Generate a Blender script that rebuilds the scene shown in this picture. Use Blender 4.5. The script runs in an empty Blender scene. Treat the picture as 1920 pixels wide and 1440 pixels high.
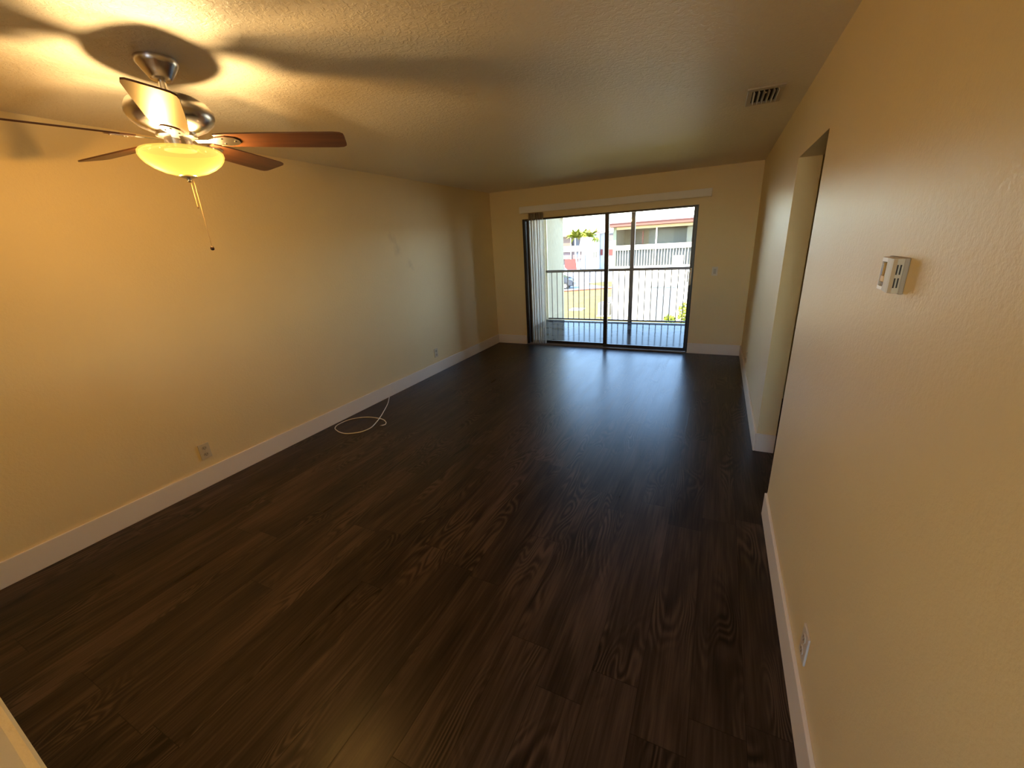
import bpy, bmesh, math, random
from mathutils import Vector, Matrix
random.seed(7)
C = bpy.context.scene.collection
SC = bpy.context.scene
PI = math.pi

# ------------------------------------------------------------------ camera, world, sun, exposure
W, D, H = 3.796, 6.333, 2.44           # room width (x), far wall (y), ceiling height
cam = bpy.data.cameras.new('camera')
cam.sensor_width = 36.0
cam.lens = 767.24 / 1920 * 36.0
cam.clip_start, cam.clip_end = 0.01, 500
cam_o = bpy.data.objects.new('camera', cam)
C.objects.link(cam_o)
R_ = Vector((0.89990567, 0.43262622, -0.05481191))
U_ = Vector((-0.09326019, 0.31370889, 0.94492818))
F_ = Vector((-0.42599569, 0.84523445, -0.32265522))
cam_o.matrix_world = Matrix(((R_.x, U_.x, -F_.x, 3.4012), (R_.y, U_.y, -F_.y, 0.0), (R_.z, U_.z, -F_.z, 1.646), (0, 0, 0, 1)))
SC.camera = cam_o
SC.view_settings.view_transform = 'Standard'
SC.view_settings.look = 'None'
SC.view_settings.exposure = 0.1
SC.view_settings.gamma = 1.0
SC.view_settings.use_curve_mapping = False
SC.cycles.use_denoising = True
SC.cycles.max_bounces = 10
SC.cycles.diffuse_bounces = 6
SC.cycles.transparent_max_bounces = 16
SC.cycles.caustics_reflective = False
SC.cycles.caustics_refractive = False
SC.cycles.sample_clamp_indirect = 6.0

SUN_EL, SUN_AZ = math.radians(48), math.radians(-118)   # azimuth of the sun seen from the room (behind the camera, to the left)
world = bpy.data.worlds.new('sky')
SC.world = world
world.use_nodes = True
wn = world.node_tree.nodes
sky = wn.new('ShaderNodeTexSky')
sky.sky_type = 'NISHITA'
sky.sun_disc = False
sky.sun_elevation = SUN_EL
sky.sun_rotation = PI / 2 - SUN_AZ
sky.air_density = 1.0
sky.dust_density = 0.0
sky.ozone_density = 3.0
world.node_tree.links.new(sky.outputs[0], wn['Background'].inputs[0])
wn['Background'].inputs[1].default_value = 1.9
sun = bpy.data.lights.new('sun', 'SUN')
sun.energy = 22.0
sun.angle = 0.009
sun.color = (1.0, 0.89, 0.68)
sun_o = bpy.data.objects.new('sun', sun)
C.objects.link(sun_o)
sd = Vector((math.cos(SUN_AZ) * math.cos(SUN_EL), math.sin(SUN_AZ) * math.cos(SUN_EL), math.sin(SUN_EL)))
sun_o.location = sd * 60
sun_o.rotation_euler = sd.to_track_quat('Z', 'Y').to_euler()
BULB_W = 24.5
BULB_COL = (1.0, 0.67, 0.31)

# ------------------------------------------------------------------ materials
MATS = {}
def new_mat(name):
    m = bpy.data.materials.new(name); m.use_nodes = True
    return m, m.node_tree.nodes, m.node_tree.links, m.node_tree.nodes['Principled BSDF']
def plain(name, col, rough=0.5, metal=0.0, spec=0.5, bump=0.0, bscale=60.0, var=0.0, vscale=8.0):
    if name in MATS: return MATS[name]
    m, n, l, p = new_mat(name)
    p.inputs['Base Color'].default_value = (*col, 1)
    p.inputs['Roughness'].default_value = rough
    p.inputs['Metallic'].default_value = metal
    p.inputs['Specular IOR Level'].default_value = spec
    tc = n.new('ShaderNodeTexCoord')
    if var > 0:
        nz = n.new('ShaderNodeTexNoise'); nz.inputs['Scale'].default_value = vscale; nz.inputs['Detail'].default_value = 5
        l.new(tc.outputs['Object'], nz.inputs['Vector'])
        mx = n.new('ShaderNodeMix'); mx.data_type = 'RGBA'
        mx.inputs['A'].default_value = (*[c * (1 - var) for c in col], 1)
        mx.inputs['B'].default_value = (*[min(1, c * (1 + var)) for c in col], 1)
        l.new(nz.outputs['Fac'], mx.inputs['Factor']); l.new(mx.outputs['Result'], p.inputs['Base Color'])
    if bump > 0:
        nz = n.new('ShaderNodeTexNoise'); nz.inputs['Scale'].default_value = bscale; nz.inputs['Detail'].default_value = 4
        l.new(tc.outputs['Object'], nz.inputs['Vector'])
        b = n.new('ShaderNodeBump'); b.inputs['Strength'].default_value = bump; b.inputs['Distance'].default_value = 0.01
        l.new(nz.outputs['Fac'], b.inputs['Height']); l.new(b.outputs['Normal'], p.inputs['Normal'])
    MATS[name] = m
    return m

def math_node(n, l, op, a, b=None, c=None):
    k = n.new('ShaderNodeMath'); k.operation = op
    for i, v in enumerate((a, b, c)):
        if v is None: continue
        if isinstance(v, (int, float)): k.inputs[i].default_value = v
        else: l.new(v, k.inputs[i])
    return k.outputs[0]

def paint_mat(name, col, rough, fine, coarse, fine_scale=160, coarse_scale=32, spots=None):
    """rolled, slightly glossy wall paint with an orange-peel surface"""
    m, n, l, p = new_mat(name)
    tc = n.new('ShaderNodeTexCoord')
    p.inputs['Roughness'].default_value = rough
    a = n.new('ShaderNodeTexNoise'); a.inputs['Scale'].default_value = fine_scale; a.inputs['Detail'].default_value = 3
    b = n.new('ShaderNodeTexNoise'); b.inputs['Scale'].default_value = coarse_scale; b.inputs['Detail'].default_value = 4
    for k in (a, b): l.new(tc.outputs['Object'], k.inputs['Vector'])
    b1 = n.new('ShaderNodeBump'); b1.inputs['Strength'].default_value = fine; b1.inputs['Distance'].default_value = 0.004
    b2 = n.new('ShaderNodeBump'); b2.inputs['Strength'].default_value = coarse; b2.inputs['Distance'].default_value = 0.01
    l.new(a.outputs['Fac'], b1.inputs['Height']); l.new(b.outputs['Fac'], b2.inputs['Height'])
    l.new(b1.outputs['Normal'], b2.inputs['Normal']); l.new(b2.outputs['Normal'], p.inputs['Normal'])
    v = n.new('ShaderNodeTexNoise'); v.inputs['Scale'].default_value = 1.7; v.inputs['Detail'].default_value = 4
    l.new(tc.outputs['Object'], v.inputs['Vector'])
    mx = n.new('ShaderNodeMix'); mx.data_type = 'RGBA'
    mx.inputs['A'].default_value = (*[c * 0.95 for c in col], 1); mx.inputs['B'].default_value = (*[c * 1.05 for c in col], 1)
    l.new(v.outputs['Fac'], mx.inputs['Factor'])
    out = mx.outputs['Result']
    for (pos, rad, amt) in spots or []:                      # grubby hand marks on the paint
        d = n.new('ShaderNodeVectorMath'); d.operation = 'DISTANCE'
        nz = n.new('ShaderNodeTexNoise'); nz.inputs['Scale'].default_value = 14
        l.new(tc.outputs['Object'], nz.inputs['Vector'])
        l.new(tc.outputs['Object'], d.inputs[0]); d.inputs[1].default_value = pos
        s = math_node(n, l, 'MULTIPLY_ADD', nz.outputs['Fac'], rad * 1.6, d.outputs['Value'])
        mr = n.new('ShaderNodeMapRange'); mr.inputs['From Min'].default_value = rad * 0.7; mr.inputs['From Max'].default_value = rad * 1.6
        mr.inputs['To Min'].default_value = amt; mr.inputs['To Max'].default_value = 0.0
        l.new(s, mr.inputs['Value'])
        m2 = n.new('ShaderNodeMix'); m2.data_type = 'RGBA'
        l.new(mr.outputs['Result'], m2.inputs['Factor']); l.new(out, m2.inputs['A'])
        m2.inputs['B'].default_value = (0.30, 0.22, 0.12, 1)
        out = m2.outputs['Result']
    l.new(out, p.inputs['Base Color'])
    MATS[name] = m
    return m

WALL_COL = (0.86, 0.71, 0.40)
M_wall = paint_mat('beige_wall_paint', WALL_COL, 0.42, 0.15, 0.10, 170, 60)
M_wall_l = paint_mat('beige_wall_paint_with_hand_marks', WALL_COL, 0.5, 0.15, 0.15, 170, 60,
                     spots=[((0, 3.90, 1.78), 0.10, 0.22), ((0, 3.97, 1.65), 0.11, 0.25), ((0, 4.15, 1.50), 0.08, 0.15), ((0, 4.20, 1.44), 0.06, 0.15)])

def ceiling_mat():
    m, n, l, p = new_mat('knockdown_ceiling_texture')
    tc = n.new('ShaderNodeTexCoord')
    p.inputs['Base Color'].default_value = (0.87, 0.79, 0.63, 1)
    p.inputs['Roughness'].default_value = 0.45
    a = n.new('ShaderNodeTexNoise'); a.inputs['Scale'].default_value = 42; a.inputs['Detail'].default_value = 3; a.inputs['Distortion'].default_value = 0.8
    l.new(tc.outputs['Object'], a.inputs['Vector'])
    r = n.new('ShaderNodeValToRGB'); r.color_ramp.elements[0].position = 0.46; r.color_ramp.elements[1].position = 0.60
    l.new(a.outputs['Fac'], r.inputs['Fac'])
    f = n.new('ShaderNodeTexNoise'); f.inputs['Scale'].default_value = 190; f.inputs['Detail'].default_value = 2
    l.new(tc.outputs['Object'], f.inputs['Vector'])
    b = n.new('ShaderNodeBump'); b.inputs['Strength'].default_value = 0.30; b.inputs['Distance'].default_value = 0.006
    l.new(r.outputs['Color'], b.inputs['Height'])
    b2 = n.new('ShaderNodeBump'); b2.inputs['Strength'].default_value = 0.2; b2.inputs['Distance'].default_value = 0.003
    l.new(f.outputs['Fac'], b2.inputs['Height']); l.new(b.outputs['Normal'], b2.inputs['Normal'])
    l.new(b2.outputs['Normal'], p.inputs['Normal'])
    return m
M_ceil = ceiling_mat()

def floor_mat():
    m, n, l, p = new_mat('dark_brown_vinyl_planks')
    tc = n.new('ShaderNodeTexCoord')
    sx = n.new('ShaderNodeSeparateXYZ'); l.new(tc.outputs['Object'], sx.inputs[0])
    X, Y = sx.outputs['X'], sx.outputs['Y']
    pw, plen = 0.182, 1.22
    u = math_node(n, l, 'DIVIDE', X, pw); col = math_node(n, l, 'FLOOR', u); fu = math_node(n, l, 'FRACT', u)
    w1 = n.new('ShaderNodeTexWhiteNoise'); w1.noise_dimensions = '1D'; l.new(col, w1.inputs['W'])
    v = math_node(n, l, 'MULTIPLY_ADD', w1.outputs['Value'], 7.31, math_node(n, l, 'DIVIDE', Y, plen))
    row = math_node(n, l, 'FLOOR', v); fv = math_node(n, l, 'FRACT', v)
    idv = n.new('ShaderNodeCombineXYZ'); l.new(col, idv.inputs[0]); l.new(row, idv.inputs[1])
    w2 = n.new('ShaderNodeTexWhiteNoise'); w2.noise_dimensions = '3D'; l.new(idv.outputs[0], w2.inputs['Vector'])
    ws = n.new('ShaderNodeSeparateColor'); l.new(w2.outputs['Color'], ws.inputs[0])
    r1, r2, r3 = ws.outputs[0], ws.outputs[1], ws.outputs[2]
    def grain(sy, scale, detail, dist, seed):
        g = n.new('ShaderNodeCombineXYZ')
        l.new(X, g.inputs[0]); l.new(math_node(n, l, 'MULTIPLY', Y, sy), g.inputs[1])
        l.new(math_node(n, l, 'MULTIPLY_ADD', r1, 37.0, seed), g.inputs[2])
        t = n.new('ShaderNodeTexNoise'); t.inputs['Scale'].default_value = scale; t.inputs['Detail'].default_value = detail
        t.inputs['Distortion'].default_value = dist; l.new(g.outputs[0], t.inputs['Vector'])
        return t.outputs['Fac']
    broad = grain(0.16, 11.0, 2.0, 0.5, 1.0)
    fibre = grain(0.035, 95.0, 4.0, 0.2, 5.0)
    field = grain(0.22, 6.5, 1.0, 0.3, 9.0)
    rings = math_node(n, l, 'SINE', math_node(n, l, 'MULTIPLY_ADD', fibre, 2.5, math_node(n, l, 'MULTIPLY', field, 130.0)))
    mask = n.new('ShaderNodeMapRange'); mask.inputs['From Min'].default_value = 0.47; mask.inputs['From Max'].default_value = 0.66
    l.new(grain(0.3, 5.0, 1.0, 0.0, 21.0), mask.inputs['Value'])
    ringm = math_node(n, l, 'MULTIPLY', math_node(n, l, 'MULTIPLY', rings, 0.18), mask.outputs['Result'])
    val = math_node(n, l, 'MULTIPLY', broad, 0.55)
    val = math_node(n, l, 'MULTIPLY_ADD', fibre, 0.50, val)
    val = math_node(n, l, 'ADD', val, ringm)
    val = math_node(n, l, 'MULTIPLY_ADD', math_node(n, l, 'SUBTRACT', r2, 0.5), 0.15, val)
    ramp = n.new('ShaderNodeValToRGB')
    e = ramp.color_ramp.elements
    e[0].position = 0.30; e[0].color = (0.012, 0.0075, 0.005, 1)
    e[1].position = 0.75; e[1].color = (0.090, 0.058, 0.038, 1)
    k = ramp.color_ramp.elements.new(0.52); k.color = (0.040, 0.025, 0.016, 1)
    l.new(val, ramp.inputs['Fac'])
    # joints between planks
    gx = math_node(n, l, 'MULTIPLY', math_node(n, l, 'MINIMUM', fu, math_node(n, l, 'SUBTRACT', 1.0, fu)), pw)
    gy = math_node(n, l, 'MULTIPLY', math_node(n, l, 'MINIMUM', fv, math_node(n, l, 'SUBTRACT', 1.0, fv)), plen)
    gap = n.new('ShaderNodeMapRange'); gap.inputs['From Min'].default_value = 0.0005; gap.inputs['From Max'].default_value = 0.0022
    gap.inputs['To Min'].default_value = 0.35
    l.new(math_node(n, l, 'MINIMUM', gx, gy), gap.inputs['Value'])
    mx = n.new('ShaderNodeMix'); mx.data_type = 'RGBA'; mx.inputs['A'].default_value = (0.006, 0.004, 0.003, 1)
    l.new(gap.outputs['Result'], mx.inputs['Factor']); l.new(ramp.outputs['Color'], mx.inputs['B'])
    l.new(mx.outputs['Result'], p.inputs['Base Color'])
    rr = n.new('ShaderNodeMapRange'); rr.inputs['To Min'].default_value = 0.24; rr.inputs['To Max'].default_value = 0.38
    l.new(broad, rr.inputs['Value']); l.new(rr.outputs['Result'], p.inputs['Roughness'])
    hgt = math_node(n, l, 'MULTIPLY_ADD', fibre, 0.5, math_node(n, l, 'MULTIPLY_ADD', ringm, 1.0, gap.outputs['Result']))
    b = n.new('ShaderNodeBump'); b.inputs['Strength'].default_value = 0.16; b.inputs['Distance'].default_value = 0.002
    l.new(hgt, b.inputs['Height']); l.new(b.outputs['Normal'], p.inputs['Normal'])
    p.inputs['Specular IOR Level'].default_value = 0.19
    return m
M_floor = floor_mat()
M_trim = plain('off_white_trim_paint', (0.88, 0.82, 0.73), 0.4, bump=0.05, bscale=30)
M_white = plain('white_plastic', (0.72, 0.66, 0.56), 0.35)
M_ivory = plain('ivory_plastic', (0.66, 0.58, 0.42), 0.35)
M_slot = plain('dark_slot', (0.03, 0.025, 0.02), 0.6)
M_bronze = plain('dark_bronze_aluminium', (0.030, 0.026, 0.024), 0.35, 0.4)
M_nickel = plain('brushed_nickel', (0.62, 0.58, 0.53), 0.26, 1.0, bump=0.03, bscale=300)
M_chrome = plain('bright_metal', (0.75, 0.74, 0.72), 0.15, 1.0)
M_vane = None
def vane_mat():
    m, n, l, p = new_mat('ivory_vinyl_vane')
    p.inputs['Base Color'].default_value = (0.85, 0.80, 0.70, 1); p.inputs['Roughness'].default_value = 0.45
    t = n.new('ShaderNodeBsdfTranslucent'); t.inputs['Color'].default_value = (0.75, 0.68, 0.56, 1)
    mx = n.new('ShaderNodeMixShader'); mx.inputs[0].default_value = 0.6
    l.new(p.outputs[0], mx.inputs[1]); l.new(t.outputs[0], mx.inputs[2])
    l.new(mx.outputs[0], n['Material Output'].inputs[0])
    return m
M_vane = vane_mat()
def glass_mat(name, tint, ior=1.45, haze=0.0):
    m, n, l, p = new_mat(name)
    n.remove(p)
    tr = n.new('ShaderNodeBsdfTransparent'); tr.inputs[0].default_value = (*tint, 1)
    gl = n.new('ShaderNodeBsdfGlossy'); gl.inputs['Roughness'].default_value = 0.0
    fr = n.new('ShaderNodeFresnel'); fr.inputs['IOR'].default_value = ior
    mx = n.new('ShaderNodeMixShader')
    l.new(fr.outputs[0], mx.inputs[0]); l.new(tr.outputs[0], mx.inputs[1]); l.new(gl.outputs[0], mx.inputs[2])
    l.new(mx.outputs[0], n['Material Output'].inputs[0])
    return m
M_glass = glass_mat('clear_glass', (0.97, 0.98, 0.97))
def bowl_mat():
    """amber frosted glass: part of the bulb light comes straight through, part glows in the glass"""
    m, n, l, p = new_mat('amber_frosted_glass')
    n.remove(p)
    tr = n.new('ShaderNodeBsdfTransparent'); tr.inputs[0].default_value = (1.0, 0.86, 0.60, 1)
    tl = n.new('ShaderNodeBsdfTranslucent'); tl.inputs[0].default_value = (0.95, 0.86, 0.55, 1)
    em = n.new('ShaderNodeEmission'); em.inputs[0].default_value = (1.0, 0.76, 0.12, 1); em.inputs[1].default_value = 1.15
    m1 = n.new('ShaderNodeMixShader'); m1.inputs[0].default_value = 0.035
    l.new(em.outputs[0], m1.inputs[1]); l.new(tl.outputs[0], m1.inputs[2])
    m2 = n.new('ShaderNodeMixShader'); m2.inputs[0].default_value = 0.72
    l.new(m1.outputs[0], m2.inputs[1]); l.new(tr.outputs[0], m2.inputs[2])
    l.new(m2.outputs[0], n['Material Output'].inputs[0])
    return m
M_bowl = bowl_mat()
def wood_mat(name, c0, c1, axis_scale):
    m, n, l, p = new_mat(name)
    tc = n.new('ShaderNodeTexCoord'); mp = n.new('ShaderNodeMapping'); mp.inputs['Scale'].default_value = axis_scale
    l.new(tc.outputs['Object'], mp.inputs[0])
    t = n.new('ShaderNodeTexNoise'); t.inputs['Scale'].default_value = 30; t.inputs['Detail'].default_value = 5
    l.new(mp.outputs[0], t.inputs['Vector'])
    r = n.new('ShaderNodeValToRGB'); r.color_ramp.elements[0].color = (*c0, 1); r.color_ramp.elements[1].color = (*c1, 1)
    r.color_ramp.elements[0].position = 0.35; r.color_ramp.elements[1].position = 0.7
    l.new(t.outputs['Fac'], r.inputs['Fac']); l.new(r.outputs['Color'], p.inputs['Base Color'])
    p.inputs['Roughness'].default_value = 0.38
    return m
M_blade = wood_mat('walnut_blade', (0.10, 0.040, 0.018), (0.17, 0.07, 0.03), (0.08, 1, 1))

# ------------------------------------------------------------------ mesh helpers
class MB:
    def __init__(s): s.bm = bmesh.new()
    def box(s, a, b, bevel=0.0):
        v = [s.bm.verts.new((x, y, z)) for x in (a[0], b[0]) for y in (a[1], b[1]) for z in (a[2], b[2])]
        fs = [s.bm.faces.new([v[i] for i in q]) for q in ((0, 1, 3, 2), (4, 6, 7, 5), (0, 4, 5, 1), (2, 3, 7, 6), (0, 2, 6, 4), (1, 5, 7, 3))]
        if bevel > 0:
            es = {e for f in fs for e in f.edges}
            bmesh.ops.bevel(s.bm, geom=list(es), offset=bevel, segments=2, affect='EDGES', profile=0.5)
        return s
    def prism(s, pts, axis, lo, hi):
        """extrude a 2D outline along an axis ('x','y','z')"""
        def P(a, b, c):
            return {'x': (c, a, b), 'y': (a, c, b), 'z': (a, b, c)}[axis]
        A = [s.bm.verts.new(P(a, b, lo)) for a, b in pts]; B = [s.bm.verts.new(P(a, b, hi)) for a, b in pts]
        n = len(pts)
        s.bm.faces.new(A[::-1]); s.bm.faces.new(B)
        for i in range(n): s.bm.faces.new((A[i], A[(i + 1) % n], B[(i + 1) % n], B[i]))
        return s
    def tube(s, pts, r, seg=8, cap=True):
        pts = [Vector(p) for p in pts]; rings = []
        rs = r if isinstance(r, (list, tuple)) else [r] * len(pts)
        up = None
        for i, p in enumerate(pts):
            d = (pts[min(i + 1, len(pts) - 1)] - pts[max(i - 1, 0)]).normalized()
            if up is None:
                up = Vector((0, 0, 1)) if abs(d.z) < 0.9 else Vector((1, 0, 0))
            x = up.cross(d); x.normalize(); y = d.cross(x); up = y
            rings.append([s.bm.verts.new(p + rs[i] * (math.cos(2 * PI * k / seg) * x + math.sin(2 * PI * k / seg) * y)) for k in range(seg)])
        for a, b in zip(rings, rings[1:]):
            for k in range(seg): s.bm.faces.new((a[k], a[(k + 1) % seg], b[(k + 1) % seg], b[k]))
        if cap: s.bm.faces.new(rings[0][::-1]); s.bm.faces.new(rings[-1])
        return s
    def lathe(s, prof, c=(0, 0), seg=40):
        rings = []
        for r, z in prof:
            if r < 1e-6: rings.append([s.bm.verts.new((c[0], c[1], z))])
            else: rings.append([s.bm.verts.new((c[0] + r * math.cos(2 * PI * k / seg), c[1] + r * math.sin(2 * PI * k / seg), z)) for k in range(seg)])
        for a, b in zip(rings, rings[1:]):
            for k in range(seg):
                q = [a[k % len(a)], a[(k + 1) % len(a)], b[(k + 1) % len(b)], b[k % len(b)]]
                u = []
                for t in q:
                    if t not in u: u.append(t)
                if len(u) > 2: s.bm.faces.new(u)
        return s
    def sphere(s, c, r, seg=12, sc=(1, 1, 1)):
        g = bmesh.ops.create_uvsphere(s.bm, u_segments=seg, v_segments=max(6, seg // 2), radius=r)
        for v in g['verts']: v.co = Vector((v.co.x * sc[0], v.co.y * sc[1], v.co.z * sc[2])) + Vector(c)
        return s
    def quad(s, *p):
        s.bm.faces.new([s.bm.verts.new(q) for q in p]); return s
    def xf(s, M):
        bmesh.ops.transform(s.bm, matrix=M, verts=s.bm.verts[:]); return s
    def build(s, name, mat, parent=None, smooth=False, loc=None):
        bmesh.ops.recalc_face_normals(s.bm, faces=s.bm.faces[:])
        me = bpy.data.meshes.new(name)
        if smooth:
            for f in s.bm.faces: f.smooth = True
        s.bm.to_mesh(me); s.bm.free()
        if smooth: 
            try: me.set_sharp_from_angle(angle=math.radians(40))
            except Exception: pass
        o = bpy.data.objects.new(name, me); C.objects.link(o)
        me.materials.append(mat)
        if parent is not None: o.parent = parent
        if loc is not None: o.location = loc
        return o
def box(a, b, bevel=0.0): return MB().box(a, b, bevel)
def thing(name, loc, label, cat, group=None, rz=0.0):
    o = bpy.data.objects.new(name, None); C.objects.link(o)
    o.location = loc; o.rotation_euler = (0, 0, rz); o.empty_display_size = 0.1
    o['label'] = label; o['category'] = cat
    if group: o['group'] = group
    return o
def tag(o, label, cat, group=None):
    o['label'] = label; o['category'] = cat
    if group: o['group'] = group
    return o
def struct(o, label, cat='wall'):
    o['kind'] = 'structure'; o['label'] = label; o['category'] = cat
    return o
def dup(root, loc, rz=None, label=None):
    r = root.copy(); C.objects.link(r); r.location = loc
    if rz is not None: r.rotation_euler = (0, 0, rz)
    if label: r['label'] = label
    for ch in list(root.children):
        c = ch.copy(); C.objects.link(c); c.parent = r
        for g in list(ch.children):
            d = g.copy(); C.objects.link(d); d.parent = c
    return r

# ------------------------------------------------------------------ the room shell
TH = 0.127
YN, YJ, ZH = 2.536, 3.407, 2.062        # opening in the right wall
DX0, DX1, DZ = 0.555, 3.105, 2.005      # sliding door opening in the far wall
YB = -2.6
struct(box((-TH, YB - TH, -0.12), (5.5, D + 0.0, 0.0)).build('floor', M_floor), 'dark brown wood-look plank floor running towards the sliding door', 'floor')
struct(box((-TH, YB - TH, H), (5.5, D + TH, H + 0.15)).build('ceiling', M_ceil), 'beige knockdown-textured ceiling above the whole room', 'ceiling')
struct(box((-TH, YB - TH, 0.0), (0.0, D + TH, H)).build('wall_left', M_wall_l), 'long beige wall on the fan side of the room')
fw_ = MB()
fw_.box((0, D, 0), (DX0, D + TH, H)); fw_.box((DX1, D, 0), (W + TH, D + TH, H)); fw_.box((DX0, D, DZ), (DX1, D + TH, H))
struct(fw_.build('wall_far', M_wall), 'beige end wall around the sliding glass door')
rw = MB()
rw.box((W, YJ, 0), (W + TH, D, H)); rw.box((W, YB, 0), (W + TH, YN, H)); rw.box((W, YN, ZH), (W + TH, YJ, H))
struct(rw.build('wall_right', M_wall), 'glossy beige wall with a tall doorless opening and thermostat')
wb = MB(); WX0, WX1, WZ0, WZ1 = 2.64, 3.68, 0.85, 2.20  # unseen window opening, added to brighten the far wall and ceiling
wb.box((0, YB - TH, 0), (WX0, YB, H)); wb.box((WX1, YB - TH, 0), (5.5, YB, H)); wb.box((WX0, YB - TH, 0), (WX1, YB, WZ0)); wb.box((WX0, YB - TH, WZ1), (WX1, YB, H))
struct(wb.build('wall_back', M_wall), 'beige kitchen wall with an added window behind the photographer')
wf = MB(); y0, y1 = YB - 0.09, YB - 0.04
wf.box((WX0, y0, WZ0), (WX1, y1, WZ0 + 0.04)); wf.box((WX0, y0, WZ1 - 0.04), (WX1, y1, WZ1))
for x in (WX0, (WX0 + WX1) / 2 - 0.02, WX1 - 0.04): wf.box((x, y0, WZ0 + 0.04), (x + 0.04, y1, WZ1 - 0.04))
wf = struct(wf.build('added_window', M_trim), 'added unseen window for fill daylight behind the photographer', 'window')  # added window, lets fill daylight in from behind the camera
MB().box((WX0 + 0.04, YB - 0.068, WZ0 + 0.04), (WX1 - 0.04, YB - 0.062, WZ1 - 0.04)).build('pane', M_glass, wf)
struct(box((0.0, YB, 0.0005), (W, -0.25, 0.006)).build('floor_bounce', plain('pale_bounce_floor', (0.75, 0.71, 0.64), 0.4)), 'unseen pale floor added behind the half wall to bounce daylight', 'floor')  # unseen pale slab added to bounce window light up to the ceiling
hw = MB()
hw.box((5.3, YB, 0), (5.5, D, H)); hw.box((W + TH, 4.7, 0), (5.3, 4.8, H)); hw.box((W + TH, 1.2, 0), (5.3, 1.3, H))
struct(hw.build('wall_hall', M_wall), 'beige walls of the hall beyond the opening')
hb = 0.149; bt = 0.014
def bb(name, a, b, label):
    return struct(box(a, b, 0.0025).build(name, M_trim), label, 'baseboard')
bb('baseboard_left', (0.0, YB, 0.0005), (bt, D - bt, hb), 'long off-white baseboard along the wall below the fan')
bb('baseboard_far', (0.0, D - bt, 0.0005), (DX0, D, hb), 'short off-white baseboard piece left of the blinds')
bb('baseboard_far.001', (DX1, D - bt, 0.0005), (W - bt, D, hb), 'short off-white baseboard below the light switch')
br = MB()
br.box((W - bt, YJ - bt, 0.0005), (W, D, hb), 0.0025); br.box((W, YJ - bt, 0.0005), (W + TH, YJ, hb), 0.0025)
struct(br.build('baseboard_right', M_trim), 'off-white baseboard beyond the opening, wrapping its jamb', 'baseboard')
br = MB(); br.box((W - bt, YB, 0.0005), (W, YN, hb), 0.0025); br.box((W, YN, 0.0005), (W + TH, YN + bt, hb), 0.0025)
struct(br.build('baseboard_right.001', M_trim), 'off-white baseboard on the near side below the thermostat', 'baseboard')
# low wall beside the photographer
hwall = box((0.0, -0.115, 0.0), (2.86, 0.036, 1.07), 0.012)
hwall.xf(Matrix.Translation((2.62, 0.034, 0)) @ Matrix.Rotation(math.radians(-2.4), 4, 'Z') @ Matrix.Translation((-2.62, -0.036, 0)))
struct(hwall.build('wall_half', M_wall), 'beige half wall whose rounded top shows at bottom corner')

# ------------------------------------------------------------------ sliding glass door
door = bpy.data.objects.new('door_1', None); C.objects.link(door); door.location = (DX0, D, 0)
struct(door, 'dark bronze sliding glass door to the balcony', 'sliding door')
L = lambda a: (a[0] - DX0, a[1] - D, a[2])
def dbox(a, b, bev=0.002): return box(L(a), L(b), bev)
fr = MB()
fr.box(L((DX0, D + 0.004, 0)), L((DX0 + 0.035, D + 0.11, DZ)), 0.002)
fr.box(L((DX1 - 0.022, D + 0.004, 0)), L((DX1, D + 0.11, DZ)), 0.002)
fr.box(L((DX0 + 0.035, D + 0.012, DZ - 0.022)), L((DX1 - 0.022, D + 0.11, DZ)), 0.002)
fr.build('frame', M_bronze, door)
th = MB(); th.box(L((DX0, D - 0.012, 0)), L((DX1, D + 0.05, 0.012)), 0.003); th.box(L((DX0, D + 0.045, 0)), L((DX1, D + 0.11, 0.018)), 0.002)
th.build('threshold', plain('worn_sill_metal', (0.30, 0.26, 0.24), 0.45, 0.3), door)
def panel(name, x0, x1, y0, stile_l, stile_r, rail_b, rail_t):
    m = MB(); y1 = y0 + 0.028; zb, zt = 0.02, DZ - 0.01
    m.box(L((x0, y0, zb)), L((x0 + stile_l, y1, zt)), 0.002); m.box(L((x1 - stile_r, y0, zb)), L((x1, y1, zt)), 0.002)
    m.box(L((x0 + stile_l, y0, zb)), L((x1 - stile_r, y1, zb + rail_b)), 0.002); m.box(L((x0 + stile_l, y0, zt - rail_t)), L((x1 - stile_r, y1, zt)), 0.002)
    p = m.build(name, M_bronze, door)
    MB().box(L((x0 + stile_l, y0 + 0.011, zb + rail_b)), L((x1 - stile_r, y0 + 0.017, zt - rail_t))).build('glass_pane', M_glass, p)
    return p
panel('fixed_panel', DX0 + 0.04, 1.915, D + 0.065, 0.05, 0.062, 0.045, 0.012)
sl = panel('sliding_panel', 1.862, DX1 - 0.024, D + 0.022, 0.058, 0.032, 0.045, 0.012)
hd = MB()
hd.tube([L((3.070, D + 0.020, 1.00)), L((3.072, D - 0.022, 1.02)), L((3.072, D - 0.026, 1.09)), L((3.072, D - 0.022, 1.15)), L((3.070, D + 0.020, 1.17))], 0.012)
hd.box(L((3.058, D + 0.008, 0.97)), L((3.080, D + 0.022, 1.20)), 0.004)
hd.build('handle', plain('pale_door_handle', (0.85, 0.84, 0.78), 0.35, 0.0), sl, True)['label'] = 'pale door pull'
lk = MB(); lk.box(L((3.030, D + 0.010, 1.01)), L((3.044, D + 0.022, 1.16)), 0.004); lk.build('latch_bar', M_bronze, sl)

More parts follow.
